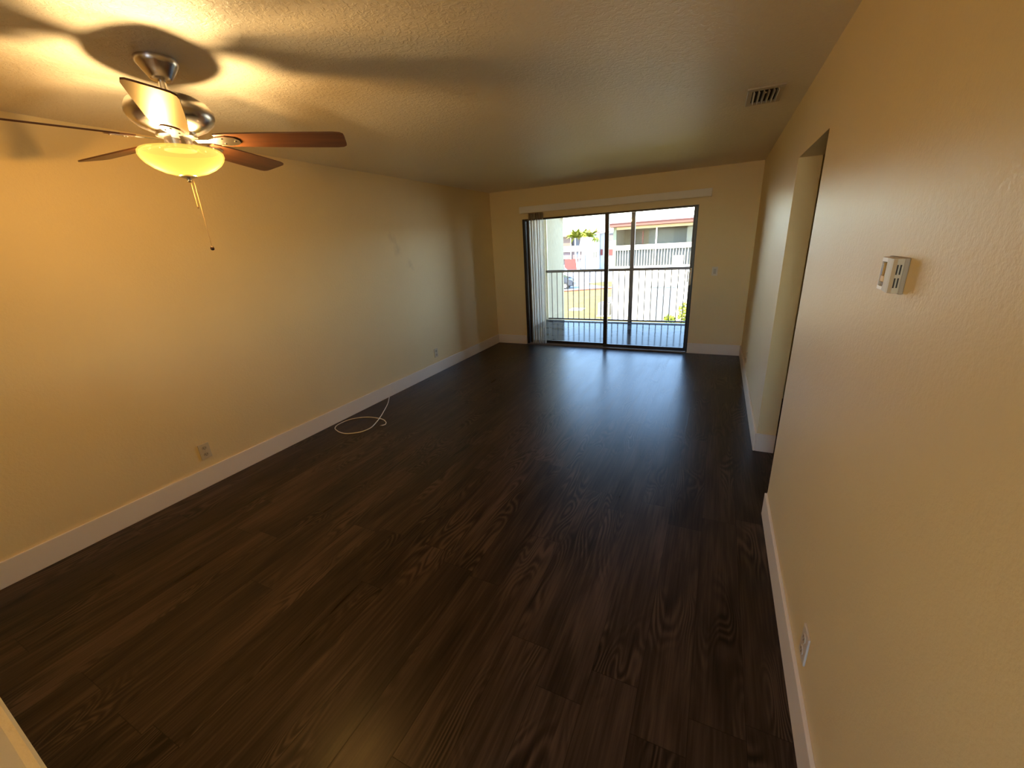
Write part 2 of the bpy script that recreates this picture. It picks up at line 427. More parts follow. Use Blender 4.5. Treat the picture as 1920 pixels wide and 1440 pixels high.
# ------------------------------------------------------------------ vertical blinds
vb = thing('vertical_blind', (0.55, D, 2.085), 'white valance with vertical vanes stacked beside the sliding door', 'blind')
va = MB(); va.box((0.0, -0.086, 0.004), (2.697, -0.078, 0.098), 0.002); va.box((0.0, -0.078, 0.004), (0.008, -0.001, 0.098), 0.001); va.box((2.689, -0.078, 0.004), (2.697, -0.001, 0.098), 0.001)
va.box((0.008, -0.078, 0.090), (2.689, -0.001, 0.098), 0.001)
va.build('valance', plain('valance_vinyl', (0.88, 0.85, 0.80), 0.4), vb)
hr = MB(); hr.box((0.03, -0.062, 0.020), (2.66, -0.022, 0.060), 0.003); hr.build('headrail', M_white, vb)
def vane_bm(ang):
    m = MB(); n = 8; pts = []
    for i in range(n + 1):
        s = (i / n - 0.5) * 0.089; pts.append((s, 0.0045 * (1 - (2 * i / n - 1) ** 2)))
    pts += [(a, b - 0.0012) for a, b in reversed(pts)]
    ca, sa = math.cos(ang), math.sin(ang)
    m.prism([(a * ca - b * sa, a * sa + b * ca) for a, b in pts], 'z', -2.05, -0.012)
    m.tube([(0, 0, -0.014), (0, 0, 0.022)], 0.003, 6)
    return m
nv = 13
for i in range(nv):
    a = math.radians(122) + random.uniform(-0.28, 0.22)
    if i == nv - 1: a = math.radians(100)
    vane_bm(a).build('vane', M_vane, vb, True, loc=(0.135 + i * 0.0195, -0.046, 0.004))

# ------------------------------------------------------------------ outlets, switch, thermostat, vent
def outlet(loc, rz, label, mat_plate, mat_in):
    """faces +x; plate 70 x 115 mm"""
    o = thing('wall_outlet', loc, label, 'outlet', None, rz)
    MB().box((0.0002, -0.038, -0.060), (0.0075, 0.038, 0.060), 0.002).build('plate', mat_plate, o)
    for z in (0.026, -0.026):
        r = MB(); r.prism([(0.0165 * math.cos(t * PI / 8), z + 0.0145 * math.sin(t * PI / 8)) for t in range(16)], 'x', 0.0075, 0.0105)
        r = r.build('receptacle', mat_in, o)
        for y in (-0.0065, 0.0065):
            MB().box((0.0103, y - 0.0012, z - 0.002), (0.0109, y + 0.0012, z + 0.007)).build('slot', M_slot, r)
        MB().tube([(0.0103, 0, z - 0.008), (0.0109, 0, z - 0.008)], 0.0025, 8).build('slot', M_slot, r)
    MB().tube([(0.0075, 0, 0), (0.0087, 0, 0)], 0.003, 8).build('screw', mat_in, o)
    return o
o1 = outlet((0, 1.468, 0.281), 0, 'pale outlet low on the fan-side wall, nearest the camera', M_ivory, plain('ivory_receptacle', (0.50, 0.44, 0.32), 0.4))
dup(o1, (0, 4.468, 0.284), 0, 'small outlet low on the fan-side wall, near the far corner')
outlet((W, 1.349, 0.285), PI, 'white outlet seen edge-on beside the nearest right-hand baseboard', M_white, plain('white_receptacle', (0.62, 0.56, 0.46), 0.35))
outlet((W, 5.20, 0.285), PI, 'beige painted-over outlet above the baseboard past the opening', plain('painted_plate', (0.74, 0.60, 0.36), 0.45), plain('painted_plate_insert', (0.46, 0.37, 0.23), 0.45))

sw = thing('light_switch', (3.369, D, 1.152), 'white rocker light switch on the wall beside the door handle', 'switch')
MB().box((-0.036, -0.006, -0.058), (0.036, -0.0002, 0.058), 0.002).build('plate', plain('switch_plate_white', (0.80, 0.74, 0.64), 0.35), sw)
rk = MB(); rk.prism([(-0.006, -0.034), (-0.006, 0.034), (-0.0075, 0.034), (-0.0115, -0.034)], 'x', -0.0165, 0.0165)
rk.build('rocker', plain('rocker_grey_white', (0.52, 0.48, 0.41), 0.35), sw)

# thermostat: body with a hollow front window, a glass bulb, a yellow tab and side slots
tm = thing('thermostat', (W, 1.322, 1.526), 'beige thermostat box with open window on the right wall', 'thermostat')
TB = plain('thermostat_beige', (0.62, 0.56, 0.42), 0.42); TD = plain('thermostat_taupe', (0.42, 0.36, 0.27), 0.5)
b = MB(); b.box((-0.010, -0.054, -0.041), (-0.0003, 0.056, 0.041), 0.002); b.build('back_plate', TD, tm)
b = MB()
b.prism([(-0.052, -0.0395), (0.052, -0.0395), (0.052, -0.026), (0.022, -0.0225), (0.0, -0.0225), (-0.034, -0.0265), (-0.046, -0.0265), (-0.052, -0.024)][0:0] or
        [(-0.010, -0.052), (-0.010, 0.016), (-0.022, 0.016), (-0.0235, 0.0), (-0.0270, -0.030), (-0.0270, -0.042), (-0.0225, -0.052)], 'z', -0.039, 0.039)
b.build('cover', TB, tm)
b = MB(); b.box((-0.022, 0.016, 0.028), (-0.010, 0.054, 0.039), 0.001); b.box((-0.022, 0.016, -0.039), (-0.010, 0.054, -0.030), 0.001); b.box((-0.022, 0.050, -0.030), (-0.010, 0.054, 0.028), 0.001)
b.build('window_frame', plain('thermostat_white', (0.80, 0.76, 0.66), 0.3), tm)
MB().tube([(-0.016, 0.036, -0.004), (-0.016, 0.036, 0.026)], 0.0075, 12).build('glass_bulb', M_chrome, tm, True)['label'] = 'silvery bulb in the window'
MB().box((-0.021, 0.022, -0.020), (-0.011, 0.048, -0.005), 0.002).build('yellow_tab', plain('yellow_tab', (0.85, 0.55, 0.08), 0.4), tm)['label'] = 'yellow tab'
MB().box((-0.019, 0.030, -0.030), (-0.012, 0.037, -0.018), 0.001).build('lever', plain('lever_brown', (0.20, 0.13, 0.08), 0.4), tm)
for y, z0, z1 in ((-0.0535, 0.004, 0.026), (-0.0535, -0.026, -0.004)):
    for xx in (-0.021, -0.015):
        MB().box((xx - 0.0011, y - 0.0008, z0), (xx + 0.0011, y + 0.003, z1)).build('slot', M_slot, tm)

vt = thing('ceiling_vent', (3.562, 3.393, H), 'beige metal air vent with louvres over a plate painted shade-dark in the ceiling corner', 'vent')
VM = plain('vent_paint', (0.56, 0.49, 0.37), 0.45); VX, VY = 0.098, 0.185
f = MB()
for a, b_ in (((-VX, -VY), (VX, -VY + 0.045)), ((-VX, VY - 0.045), (VX, VY)), ((-VX, -VY + 0.045), (-VX + 0.028, VY - 0.045)), ((VX - 0.028, -VY + 0.045), (VX, VY - 0.045))):
    f.box((a[0], a[1], -0.010), (b_[0], b_[1], -0.0003), 0.002)
f.build('frame', VM, vt)
MB().box((-VX + 0.028, -VY + 0.045, -0.0025), (VX - 0.028, VY - 0.045, -0.0005)).build('duct_shade_plate', plain('duct_shade_paint', (0.012, 0.009, 0.007), 0.8), vt)  # solid dark plate, its colour stands in for shade inside the duct
for i, xx in enumerate((-0.060, -0.034, -0.008, 0.018, 0.044, 0.066)):
    s = box((-0.010, -VY + 0.045, -0.0009), (0.010, VY - 0.045, 0.0009)).xf(Matrix.Translation((xx, 0, -0.0115)) @ Matrix.Rotation(math.radians(66), 4, 'Y'))
    s.build('louvre', plain('louvre_paint', (0.72, 0.67, 0.58), 0.4), vt)
MB().tube([(0.0, -VY + 0.058, -0.018), (0.0, -VY + 0.058, -0.024)], 0.006, 10).build('lever', VM, vt)

# ------------------------------------------------------------------ coax cable on the floor
cab = [(0.016, 3.460, 0.020), (0.040, 3.420, 0.010), (0.16, 3.258, 0.005), (0.31, 3.016, 0.010), (0.375, 2.90, 0.012), (0.408, 2.83, 0.010), (0.455, 2.687, 0.005), (0.425, 2.575, 0.004),
       (0.33, 2.507, 0.004), (0.25, 2.500, 0.004), (0.171, 2.521, 0.004), (0.10, 2.560, 0.004), (0.062, 2.64, 0.004), (0.085, 2.784, 0.004), (0.215, 2.884, 0.004), (0.397, 2.897, 0.004), (0.500, 2.850, 0.005), (0.548, 2.79, 0.010), (0.540, 2.745, 0.016)]
def catmull(P, k=8):
    P = [Vector(p) for p in P]; out = []
    for i in range(len(P) - 1):
        p0, p1, p2, p3 = P[max(i - 1, 0)], P[i], P[i + 1], P[min(i + 2, len(P) - 1)]
        for j in range(k):
            t = j / k
            out.append(0.5 * ((2 * p1) + (p2 - p0) * t + (2 * p0 - 5 * p1 + 4 * p2 - p3) * t * t + (3 * p1 - p0 - 3 * p2 + p3) * t ** 3))
    out.append(P[-1]); return out
cp = catmull(cab)
cb = thing('cable', (0.25, 2.8, 0.0), 'loose white cable looped on the floor by the left baseboard', 'cable')
MB().tube([p - Vector((0.25, 2.8, 0)) for p in cp], 0.0044, 8).build('cable_jacket', plain('white_cable', (0.90, 0.88, 0.82), 0.4), cb, True)
e1, e0 = cp[-1], cp[-3]; dd = (e1 - e0).normalized()
MB().tube([e1 - Vector((0.25, 2.8, 0)), e1 + dd * 0.016 - Vector((0.25, 2.8, 0))], 0.0045, 8).build('connector', M_chrome, cb, True)

# ------------------------------------------------------------------ ceiling fan with light
FX, FY = 1.2554, 1.1988
fan = thing('ceiling_fan', (FX, FY, H), 'brushed nickel ceiling fan with five brown blades and lit amber bowl', 'ceiling fan')
Z = lambda prof: [(r, z - H) for r, z in prof]
MB().lathe(Z([(0.0, 2.4399), (0.074, 2.4399), (0.075, 2.425), (0.068, 2.415), (0.040, 2.372), (0.034, 2.366), (0.018, 2.364), (0.0, 2.364)])).build('canopy', M_nickel, fan, True)
MB().lathe(Z([(0.0, 2.375), (0.0135, 2.375), (0.0135, 2.312), (0.0, 2.312)]), seg=20).build('downrod', M_nickel, fan, True)
MB().lathe(Z([(0.0, 2.330), (0.024, 2.330), (0.030, 2.318), (0.070, 2.313), (0.110, 2.302), (0.140, 2.283), (0.154, 2.258), (0.155, 2.240), (0.146, 2.216), (0.122, 2.194), (0.088, 2.178), (0.070, 2.174), (0.0, 2.174)]), seg=56).build('motor_housing', M_nickel, fan, True)
MB().lathe(Z([(0.0, 2.176), (0.072, 2.176), (0.074, 2.160), (0.050, 2.156), (0.048, 2.118), (0.058, 2.113), (0.058, 2.108), (0.010, 2.106), (0.0, 2.106)]), seg=32).build('switch_housing', M_nickel, fan, True)
MB().lathe(Z([(0.138, 2.106), (0.146, 2.108), (0.153, 2.101), (0.155, 2.088), (0.150, 2.074), (0.136, 2.056), (0.112, 2.038), (0.080, 2.022), (0.048, 2.013), (0.0, 2.011),
              (0.0, 2.015), (0.047, 2.017), (0.078, 2.026), (0.109, 2.042), (0.132, 2.059), (0.145, 2.076), (0.149, 2.088), (0.147, 2.098), (0.138, 2.106)]), seg=56).build('light_bowl', M_bowl, fan, True)
MB().lathe(Z([(0.0, 2.0108), (0.034, 2.0105), (0.035, 2.006), (0.022, 2.002), (0.010, 1.998), (0.008, 1.992), (0.009, 1.988), (0.005, 1.984), (0.0, 1.984)]), seg=24).build('finial', M_nickel, fan, True)
def blade_part():
    m = MB(); pts = []
    outline = [(0.150, 0.048), (0.20, 0.056), (0.32, 0.062), (0.50, 0.067), (0.640, 0.069), (0.668, 0.064), (0.681, 0.052), (0.684, 0.035)]
    top = outline; bot = [(x, -y) for x, y in reversed(outline)]
    m.prism(top + bot, 'z', -0.003, 0.003)
    return m
PITCH = math.radians(-12.5)
first = None
for k in range(5):
    a = math.radians(39.73) + k * 2 * PI / 5
    rot = Matrix.Rotation(a, 4, 'Z') @ Matrix.Rotation(PITCH, 4, 'X')
    if first is None:
        first = blade_part().build('blade', M_blade, fan)
        ir = MB()
        ir.prism([(0.150, 0.030), (0.190, 0.040), (0.225, 0.030), (0.240, 0.012), (0.240, -0.012), (0.225, -0.030), (0.190, -0.040), (0.150, -0.030), (0.115, -0.012), (0.068, -0.014), (0.068, 0.014), (0.115, 0.012)], 'z', -0.0075, -0.0032)
        for x, y in ((0.175, 0.022), (0.175, -0.022), (0.222, 0.0)): ir.tube([(x, y, -0.0078), (x, y, -0.0105)], 0.0045, 10)
        ir.build('blade_bracket', M_nickel, first)
        bl = first
    else:
        bl = first.copy(); C.objects.link(bl); bl.parent = fan
        for g in list(first.children):
            d = g.copy(); C.objects.link(d); d.parent = bl
    bl.matrix_local = Matrix.Translation((0, 0, 2.150 - H)) @ rot
def chain(name, x, y, z0, z1, fob):
    m = MB(); z = z0
    while z > z1:
        m.sphere((x, y, z - H), 0.0016, 6); z -= 0.0042
    m.tube([(x, y, z0 - H), (x, y, z1 - H)], 0.0006, 5)
    ch = m.build('pull_chain', plain('chain_metal', (0.55, 0.42, 0.25), 0.35, 0.8), fan, True)
    g = MB()
    if fob == 'knob': g.lathe([(0, 0.004 - 0.002), (0.004, 0.0), (0.0075, -0.005), (0.0085, -0.011), (0.006, -0.017), (0, -0.019)], seg=14)
    else: g.lathe([(0, 0.002), (0.002, 0.0), (0.003, -0.006), (0, -0.008)], seg=10)
    g.xf(Matrix.Translation((x, y, z1 - H))); g.build('chain_knob', plain('dark_wood_knob', (0.055, 0.028, 0.014), 0.4), ch, True)
chain('a', 0.004, 0.002, 1.986, 1.885, 'bell')
chain('b', 0.006, 0.014, 1.996, 1.714, 'knob')
for s in (-1, 1):
    bl_ = bpy.data.lights.new('bulb', 'POINT'); bl_.energy = BULB_W; bl_.color = BULB_COL; bl_.shadow_soft_size = 0.022
    bo = bpy.data.objects.new('bulb', bl_); C.objects.link(bo); bo.parent = fan
    bo.location = (s * 0.488 * 0.085, s * 0.873 * 0.085, 2.058 - H)

# ------------------------------------------------------------------ balcony
def stucco(name, col, sc=22):
    m, n, l, p = new_mat(name); tc = n.new('ShaderNodeTexCoord')
    mp = n.new('ShaderNodeMapping'); mp.inputs['Scale'].default_value = (1, 1, 0.35); l.new(tc.outputs['Object'], mp.inputs[0])
    t = n.new('ShaderNodeTexNoise'); t.inputs['Scale'].default_value = sc; t.inputs['Detail'].default_value = 5; l.new(mp.outputs[0], t.inputs['Vector'])
    mx = n.new('ShaderNodeMix'); mx.data_type = 'RGBA'
    mx.inputs['A'].default_value = (*[c * 0.72 for c in col], 1); mx.inputs['B'].default_value = (*[min(1, c * 1.2) for c in col], 1)
    l.new(t.outputs['Fac'], mx.inputs['Factor']); l.new(mx.outputs['Result'], p.inputs['Base Color'])
    p.inputs['Roughness'].default_value = 0.85
    b = n.new('ShaderNodeBump'); b.inputs['Strength'].default_value = 0.6; b.inputs['Distance'].default_value = 0.01
    l.new(t.outputs['Fac'], b.inputs['Height']); l.new(b.outputs['Normal'], p.inputs['Normal'])
    return m
M_stucco = stucco('pale_stucco', (0.56, 0.51, 0.40))
def balcony_floor_mat():
    m, n, l, p = new_mat('glossy_painted_concrete'); tc = n.new('ShaderNodeTexCoord')
    t = n.new('ShaderNodeTexNoise'); t.inputs['Scale'].default_value = 3.2; t.inputs['Detail'].default_value = 6; t.inputs['Distortion'].default_value = 0.6
    l.new(tc.outputs['Object'], t.inputs['Vector'])
    r = n.new('ShaderNodeValToRGB'); r.color_ramp.elements[0].position = 0.38; r.color_ramp.elements[1].position = 0.48
    r.color_ramp.elements[0].color = (0.02, 0.02, 0.022, 1); r.color_ramp.elements[1].color = (0.06, 0.06, 0.062, 1)
    l.new(t.outputs['Fac'], r.inputs['Fac']); l.new(r.outputs['Color'], p.inputs['Base Color'])
    p.inputs['Roughness'].default_value = 0.12; p.inputs['Specular IOR Level'].default_value = 0.012
    b = n.new('ShaderNodeBump'); b.inputs['Strength'].default_value = 0.10; b.inputs['Distance'].default_value = 0.01
    l.new(t.outputs['Fac'], b.inputs['Height']); l.new(b.outputs['Normal'], p.inputs['Normal'])
    return m
YR = 8.6
struct(box((-0.1, D, -0.20), (3.3, 8.625, -0.004)).build('floor_balcony', balcony_floor_mat()), 'shiny grey concrete balcony floor outside the glass door', 'floor')
struct(box((-0.1, D + TH, 2.46), (3.3, YR + 0.55, 2.60)).build('ceiling_balcony', M_stucco), 'pale stucco ceiling over the balcony', 'ceiling')
struct(box((-0.1, D + TH, -0.2), (0.05, YR - 0.07, 2.46)).build('wall_balcony_left', M_stucco), 'stucco side wall of the balcony behind the blinds')
struct(box((3.16, D + TH, -0.2), (3.3, 7.95, 2.46)).build('wall_balcony_right', stucco('shade_darkened_stucco', (0.09, 0.07, 0.05))), 'unseen stucco side wall of the balcony, darkened to shade the room corner')  # out of view; length and dark colour set to shape light on wall_left
struct(box((0.05, YR - 0.06, 2.20), (3.16, YR + 0.08, 2.46)).build('trim_balcony_beam', M_stucco), 'stucco beam above the balcony railing', 'beam')
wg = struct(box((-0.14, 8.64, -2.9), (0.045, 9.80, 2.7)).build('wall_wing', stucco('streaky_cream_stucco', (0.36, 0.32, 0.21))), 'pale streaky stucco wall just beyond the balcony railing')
MB().box((0.045, 9.62, 2.155), (0.245, 9.80, 2.215), 0.004).build('eave_end', plain('eave_brown', (0.22, 0.13, 0.09), 0.7), wg)
RM = plain('railing_bronze', (0.16, 0.135, 0.12), 0.4, 0.3)
rl = thing('balcony_railing', (0.05, YR, 0.0), 'dark metal balcony railing with thin upright pickets and screen post', 'railing')
MB().box((0.0, -0.02, 1.018), (3.11, 0.02, 1.070), 0.004).build('top_rail', RM, rl)
MB().box((0.0, -0.015, 0.012), (3.11, 0.015, 0.042), 0.003).build('bottom_rail', RM, rl)
px = [0.066, 0.184, 0.303, 0.423, 0.545, 0.667, 0.788, 0.906, 1.024, 1.146, 1.267, 1.383, 1.501, 1.624, 1.742, 2.017, 2.138, 2.260, 2.379, 2.497, 2.618, 2.741, 2.860, 2.98, 3.10]
pk = MB().box((-0.0075, -0.0075, 0.03), (0.0075, 0.0075, 1.03)).build('picket', RM, rl, loc=(px[0] - 0.05, 0, 0))
for x in px[1:]:
    q = pk.copy(); C.objects.link(q); q.parent = rl; q.location = (x - 0.05, 0, 0)
for z0, z1 in ((1.018, 1.070), (0.012, 0.042)):
    MB().box((3.08, -0.645, z0), (3.11, -0.02, z1), 0.003).build('side_rail', RM, rl)
for k in range(5):
    q = pk.copy(); C.objects.link(q); q.parent = rl; q.location = (3.095, -0.12 * (k + 1), 0)
MB().box((1.868 - 0.05 - 0.039, -0.025, -0.004), (1.868 - 0.05 + 0.039, 0.025, 2.20), 0.003).build('screen_post', RM, rl)
MB().box((0.002, -0.02, -0.004), (0.042, 0.02, 2.20), 0.003).build('screen_post', plain('cream_post', (0.72, 0.66, 0.48), 0.5), rl)['label'] = 'cream post against the stucco wall'

# ------------------------------------------------------------------ ground outside
G = -2.88
def ground_mat(name, a, b_, sc, rough=0.9, dist=0.0):
    m, n, l, p = new_mat(name); tc = n.new('ShaderNodeTexCoord')
    t = n.new('ShaderNodeTexNoise'); t.inputs['Scale'].default_value = sc; t.inputs['Detail'].default_value = 8; t.inputs['Distortion'].default_value = dist
    l.new(tc.outputs['Object'], t.inputs['Vector'])
    r = n.new('ShaderNodeValToRGB'); r.color_ramp.elements[0].color = (*a, 1); r.color_ramp.elements[1].color = (*b_, 1)
    r.color_ramp.elements[0].position = 0.35; r.color_ramp.elements[1].position = 0.68
    l.new(t.outputs['Fac'], r.inputs['Fac']); l.new(r.outputs['Color'], p.inputs['Base Color']); p.inputs['Roughness'].default_value = rough
    return m
struct(box((-70, -60.0, G - 0.2), (60, 130, G)).build('ground', ground_mat('pale_asphalt', (0.26, 0.25, 0.26), (0.42, 0.41, 0.41), 0.5)), 'sunlit pale parking lot pavement below the balcony', 'ground')
M_lawn = ground_mat('dry_grass', (0.15, 0.10, 0.013), (0.21, 0.155, 0.028), 1.3, dist=0.5)
lw = MB(); lw.prism([(-14.0, 9.0), (-1.0, 9.0), (8.0, 9.0), (8.0, 24.0), (-1.96, 24.0), (-1.96, 36.0), (-5.0, 39.6), (-6.3, 39.2), (-9.3, 37.2), (-14.0, 34.8)], 'z', G, G + 0.05)
struct(lw.build('ground_lawn', M_lawn), 'dry yellow lawn below the balcony', 'lawn')
cbm = MB(); cbm.prism([(-14.0, 34.8), (-9.3, 37.2), (-6.3, 39.2), (-5.0, 39.6), (-5.1, 40.0), (-6.4, 39.55), (-9.45, 37.55), (-14.0, 35.2)], 'z', G, G + 0.13)
struct(cbm.build('ground_curb', plain('curb_orange', (0.17, 0.06, 0.03), 0.8)), 'reddish curb along the lawn edge', 'curb')
l2 = MB(); l2.prism([(-9.1, 44.4), (-7.9, 46.4), (-3.0, 47.0), (-2.0, 43.0), (-6.0, 41.6)], 'z', G, G + 0.06)
struct(l2.build('ground_lawn.001', ground_mat('green_gold_grass', (0.15, 0.115, 0.007), (0.19, 0.16, 0.012), 1.3)), 'small yellow-green lawn strip beyond the driveway', 'lawn')
tag(box((-5.45, 26.8, G + 0.04), (-4.55, 27.7, G + 0.10), 0.01).build('concrete_pad', plain('pad_concrete', (0.70, 0.70, 0.68), 0.8)), 'pale square concrete pad set in the dry lawn', 'slab')

# ------------------------------------------------------------------ apartment building straight across
FYD = 24.0
BW = plain('white_stucco_across', (0.80, 0.71, 0.56), 0.85, bump=0.2, bscale=6)
ap = thing('apartment_building', (0, FYD, G), 'white two-storey apartment building with red roof edge and screened balcony', 'building')
A = lambda x, y, z: (x, y - FYD, z - G)
def apb(name, a, b_, mat, bev=0.0, par=None): return box(A(*a), A(*b_), bev).build(name, mat, par or ap)
apb('lower_wall', (-1.94, FYD, G), (32, FYD + 11, 0.12), BW)
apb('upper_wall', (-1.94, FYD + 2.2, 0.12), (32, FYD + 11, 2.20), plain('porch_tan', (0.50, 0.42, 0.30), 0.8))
apb('side_wall', (-1.94, FYD + 0.1, 0.12), (-1.78, FYD + 2.2, 2.20), BW)
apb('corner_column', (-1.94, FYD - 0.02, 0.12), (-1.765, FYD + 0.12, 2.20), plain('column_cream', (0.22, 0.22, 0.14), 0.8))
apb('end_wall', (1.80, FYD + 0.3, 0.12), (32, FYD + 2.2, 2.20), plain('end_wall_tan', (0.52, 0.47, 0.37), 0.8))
apb('lintel', (-1.765, FYD, 2.06), (32, FYD + 0.12, 2.20), plain('lintel_tan', (0.52, 0.42, 0.26), 0.8))
M_scr = glass_mat('screen_mesh', (0.80, 0.80, 0.78), 1.1)
M_gray = plain('porch_grey_glass', (0.36, 0.38, 0.38), 0.3)
apb('porch_window', (-1.3, FYD + 2.12, 0.35), (-0.7, FYD + 2.2, 1.9), plain('porch_beige_window', (0.34, 0.30, 0.25), 0.6))
apb('porch_window', (-0.35, FYD + 2.12, 0.15), (2.1, FYD + 2.2, 2.0), M_gray)
apb('screen', (-1.765, FYD + 0.05, 1.25), (0.30, FYD + 0.06, 2.06), M_scr)
apb('screen', (0.36, FYD + 0.05, 1.25), (4.2, FYD + 0.06, 2.06), M_scr)
apb('screen_post', (0.30, FYD - 0.03, 0.12), (0.365, FYD + 0.06, 2.06), BW)
apb('red_post', (-0.50, FYD + 0.7, 0.12), (-0.44, FYD + 0.76, 1.97), plain('porch_red', (0.50, 0.14, 0.11), 0.6))
apb('rail_board', (-1.765, FYD - 0.05, 1.00), (8, FYD + 0.03, 1.25), BW)
apb('balcony_floor_edge', (-1.94, FYD - 0.05, -0.05), (32, FYD + 2.3, 0.14), BW)
M_pick = plain('rail_picket_grey', (0.24, 0.23, 0.21), 0.6)
p0 = apb('picket', (-1.70, FYD - 0.01, 0.14), (-1.655, FYD + 0.02, 1.01), M_pick)
for i in range(1, 40):
    q = p0.copy(); C.objects.link(q); q.parent = ap; q.location = (i * 0.145, 0, 0)
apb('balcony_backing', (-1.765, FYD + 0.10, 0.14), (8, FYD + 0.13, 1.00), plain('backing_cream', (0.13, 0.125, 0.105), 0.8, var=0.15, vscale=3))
apb('white_panel', (1.25, FYD - 0.035, 0.14), (1.74, FYD - 0.015, 0.62), BW)
roof = MB(); roof.box(A(-2.25, FYD - 0.55, 2.215), A(32, FYD + 11.5, 2.37)); roof.build('roof', plain('roof_edge_salmon', (0.17, 0.055, 0.035), 0.7), ap)
MB().box(A(-2.28, FYD - 0.60, 2.37), A(32, FYD + 11.5, 2.41)).build('roof_drip_edge', plain('drip_dark_red', (0.12, 0.045, 0.04), 0.6), ap)
MB().prism([(FYD - 0.5 - FYD, 2.41 - G), (5.5, 2.75 - G), (11.4, 2.41 - G)], 'x', -2.2, 32).build('roof_surface', plain('roof_white', (0.55, 0.54, 0.53), 0.8), ap)
MB().tube([A(-1.52, FYD + 1.2, 2.40), A(-1.52, FYD + 1.2, 2.70)], 0.045, 8).build('vent_pipe', plain('pipe_grey', (0.35, 0.33, 0.33), 0.6), ap)
dr = apb('door', (0.22, FYD - 0.02, G), (1.50, FYD + 0.02, -1.02), plain('door_bluewhite', (0.22, 0.235, 0.25), 0.6))
MB().box(A(0.05, FYD - 0.05, -1.02), A(1.60, FYD + 0.02, -0.92)).build('door_lintel', plain('door_trim_grey', (0.16, 0.165, 0.16), 0.7), ap)
MB().box(A(0.06, FYD - 0.035, G), A(0.14, FYD + 0.02, -1.02)).build('door_jamb', plain('door_trim_green', (0.19, 0.21, 0.17), 0.7), ap)
MB().box(A(1.50, FYD - 0.035, G), A(1.56, FYD + 0.02, -1.02)).build('door_jamb', BW, ap)
MB().box(A(0.86, FYD - 0.028, G + 0.02), A(0.88, FYD - 0.019, -1.05)).build('door_seam', plain('door_trim_grey', (0.16, 0.165, 0.16)), dr)

ac = thing('air_conditioner', (-2.60, 25.2, G + 0.05), 'grey air conditioner unit on the lawn beside the white building', 'air conditioner')
MB().box((-0.37, -0.37, 0.06), (0.37, 0.37, 0.80), 0.04).build('casing', plain('ac_grey', (0.15, 0.15, 0.145), 0.6, var=0.1), ac)
MB().box((-0.42, -0.42, 0.0), (0.42, 0.42, 0.06), 0.01).build('pad', plain('pad_concrete', (0.7, 0.7, 0.68)), ac)
g = MB()
for i in range(12): g.box((-0.34, -0.378, 0.14 + i * 0.05), (0.34, -0.368, 0.155 + i * 0.05))
g.build('grille', plain('ac_dark', (0.12, 0.12, 0.12), 0.5), ac)
MB().lathe([(0.0, 0.80), (0.30, 0.80), (0.30, 0.83), (0.08, 0.85), (0.0, 0.85)], seg=24).build('fan_guard', plain('ac_dark', (0.12, 0.12, 0.12)), ac)
ac2 = dup(ac, (-2.60, 27.3, G + 0.05), 0, 'second air conditioner unit, behind the nearer grey one')
ac['group'] = ac2['group'] = 'air conditioners beside the building'

# shrubs against the white wall
LEAFC = [(0.40, 0.48, 0.06), (0.22, 0.34, 0.05)]
M_leaf = plain('sunny_leaf', (0.24, 0.27, 0.022), 0.6, var=0.35, vscale=25)
M_stem = plain('twig_brown', (0.20, 0.13, 0.07), 0.8)
def leaf_cloud(m, c, r, n, size, rnd):
    for _ in range(n):
        while True:
            v = Vector((rnd.uniform(-1, 1), rnd.uniform(-1, 1), rnd.uniform(-1, 1)))
            if 0.35 < v.length < 1: break
        p = Vector(c) + Vector((v.x * r[0], v.y * r[1], v.z * r[2]))
        d = Vector((rnd.uniform(-1, 1), rnd.uniform(-1, 1), rnd.uniform(-0.4, 1))).normalized()
        s = d.cross(Vector((rnd.uniform(-1, 1), rnd.uniform(-1, 1), 0.3))).normalized()
        k = size * rnd.uniform(0.7, 1.3)
        m.quad(p - d * k, p + s * k * 0.45, p + d * k, p - s * k * 0.45)
def shrub(loc, r, n, label):
    t = thing('shrub', loc, label, 'shrub', 'shrubs against the white wall')
    rnd = random.Random(int(loc[0] * 100)); m = MB()
    leaf_cloud(m, (0, 0, r[2]), r, n, 0.09, rnd); m.build('foliage', M_leaf, t)
    s = MB()
    for k in range(5):
        a = k * 1.3; s.tube([(0, 0, 0), (0.3 * r[0] * math.cos(a), 0.3 * r[1] * math.sin(a), r[2]), (0.6 * r[0] * math.cos(a), 0.6 * r[1] * math.sin(a), 1.5 * r[2])], [0.02, 0.014, 0.006], 6)
    s.build('stem', M_stem, t)
shrub((2.16, 23.0, G + 0.05), (0.46, 0.45, 0.62), 420, 'taller yellow-green shrub by the right door stile')
shrub((1.38, 22.9, G + 0.05), (0.32, 0.30, 0.25), 220, 'low yellow-green shrub left of the taller one')

# ------------------------------------------------------------------ buildings far across the parking lot
def far_building(name, loc, label): return thing(name, loc, label, 'building')
BY = 66.0
fb = far_building('apartment_building', (-18.5, BY, G), 'distant two-storey building with brown porches and red lower wall')
B = lambda x, y, z: (x + 18.5, y - BY, z - G)
def fbx(par, fn, name, a, b_, mat): return box(fn(*a), fn(*b_)).build(name, mat, par)
M_brown = plain('porch_brown', (0.15, 0.095, 0.065), 0.8); M_red = plain('brick_red_paint', (0.17, 0.035, 0.026), 0.8)
M_wht = plain('far_white', (0.50, 0.48, 0.48), 0.8); M_dk = plain('far_glass', (0.09, 0.09, 0.10), 0.5)
fbx(fb, B, 'body', (-26, BY + 1, G), (-16.0, BY + 9, 2.35), plain('far_mauve', (0.20, 0.15, 0.13), 0.8))
fbx(fb, B, 'upper_porch', (-26, BY + 0.2, 0.9), (-18.1, BY + 1, 2.35), M_brown)
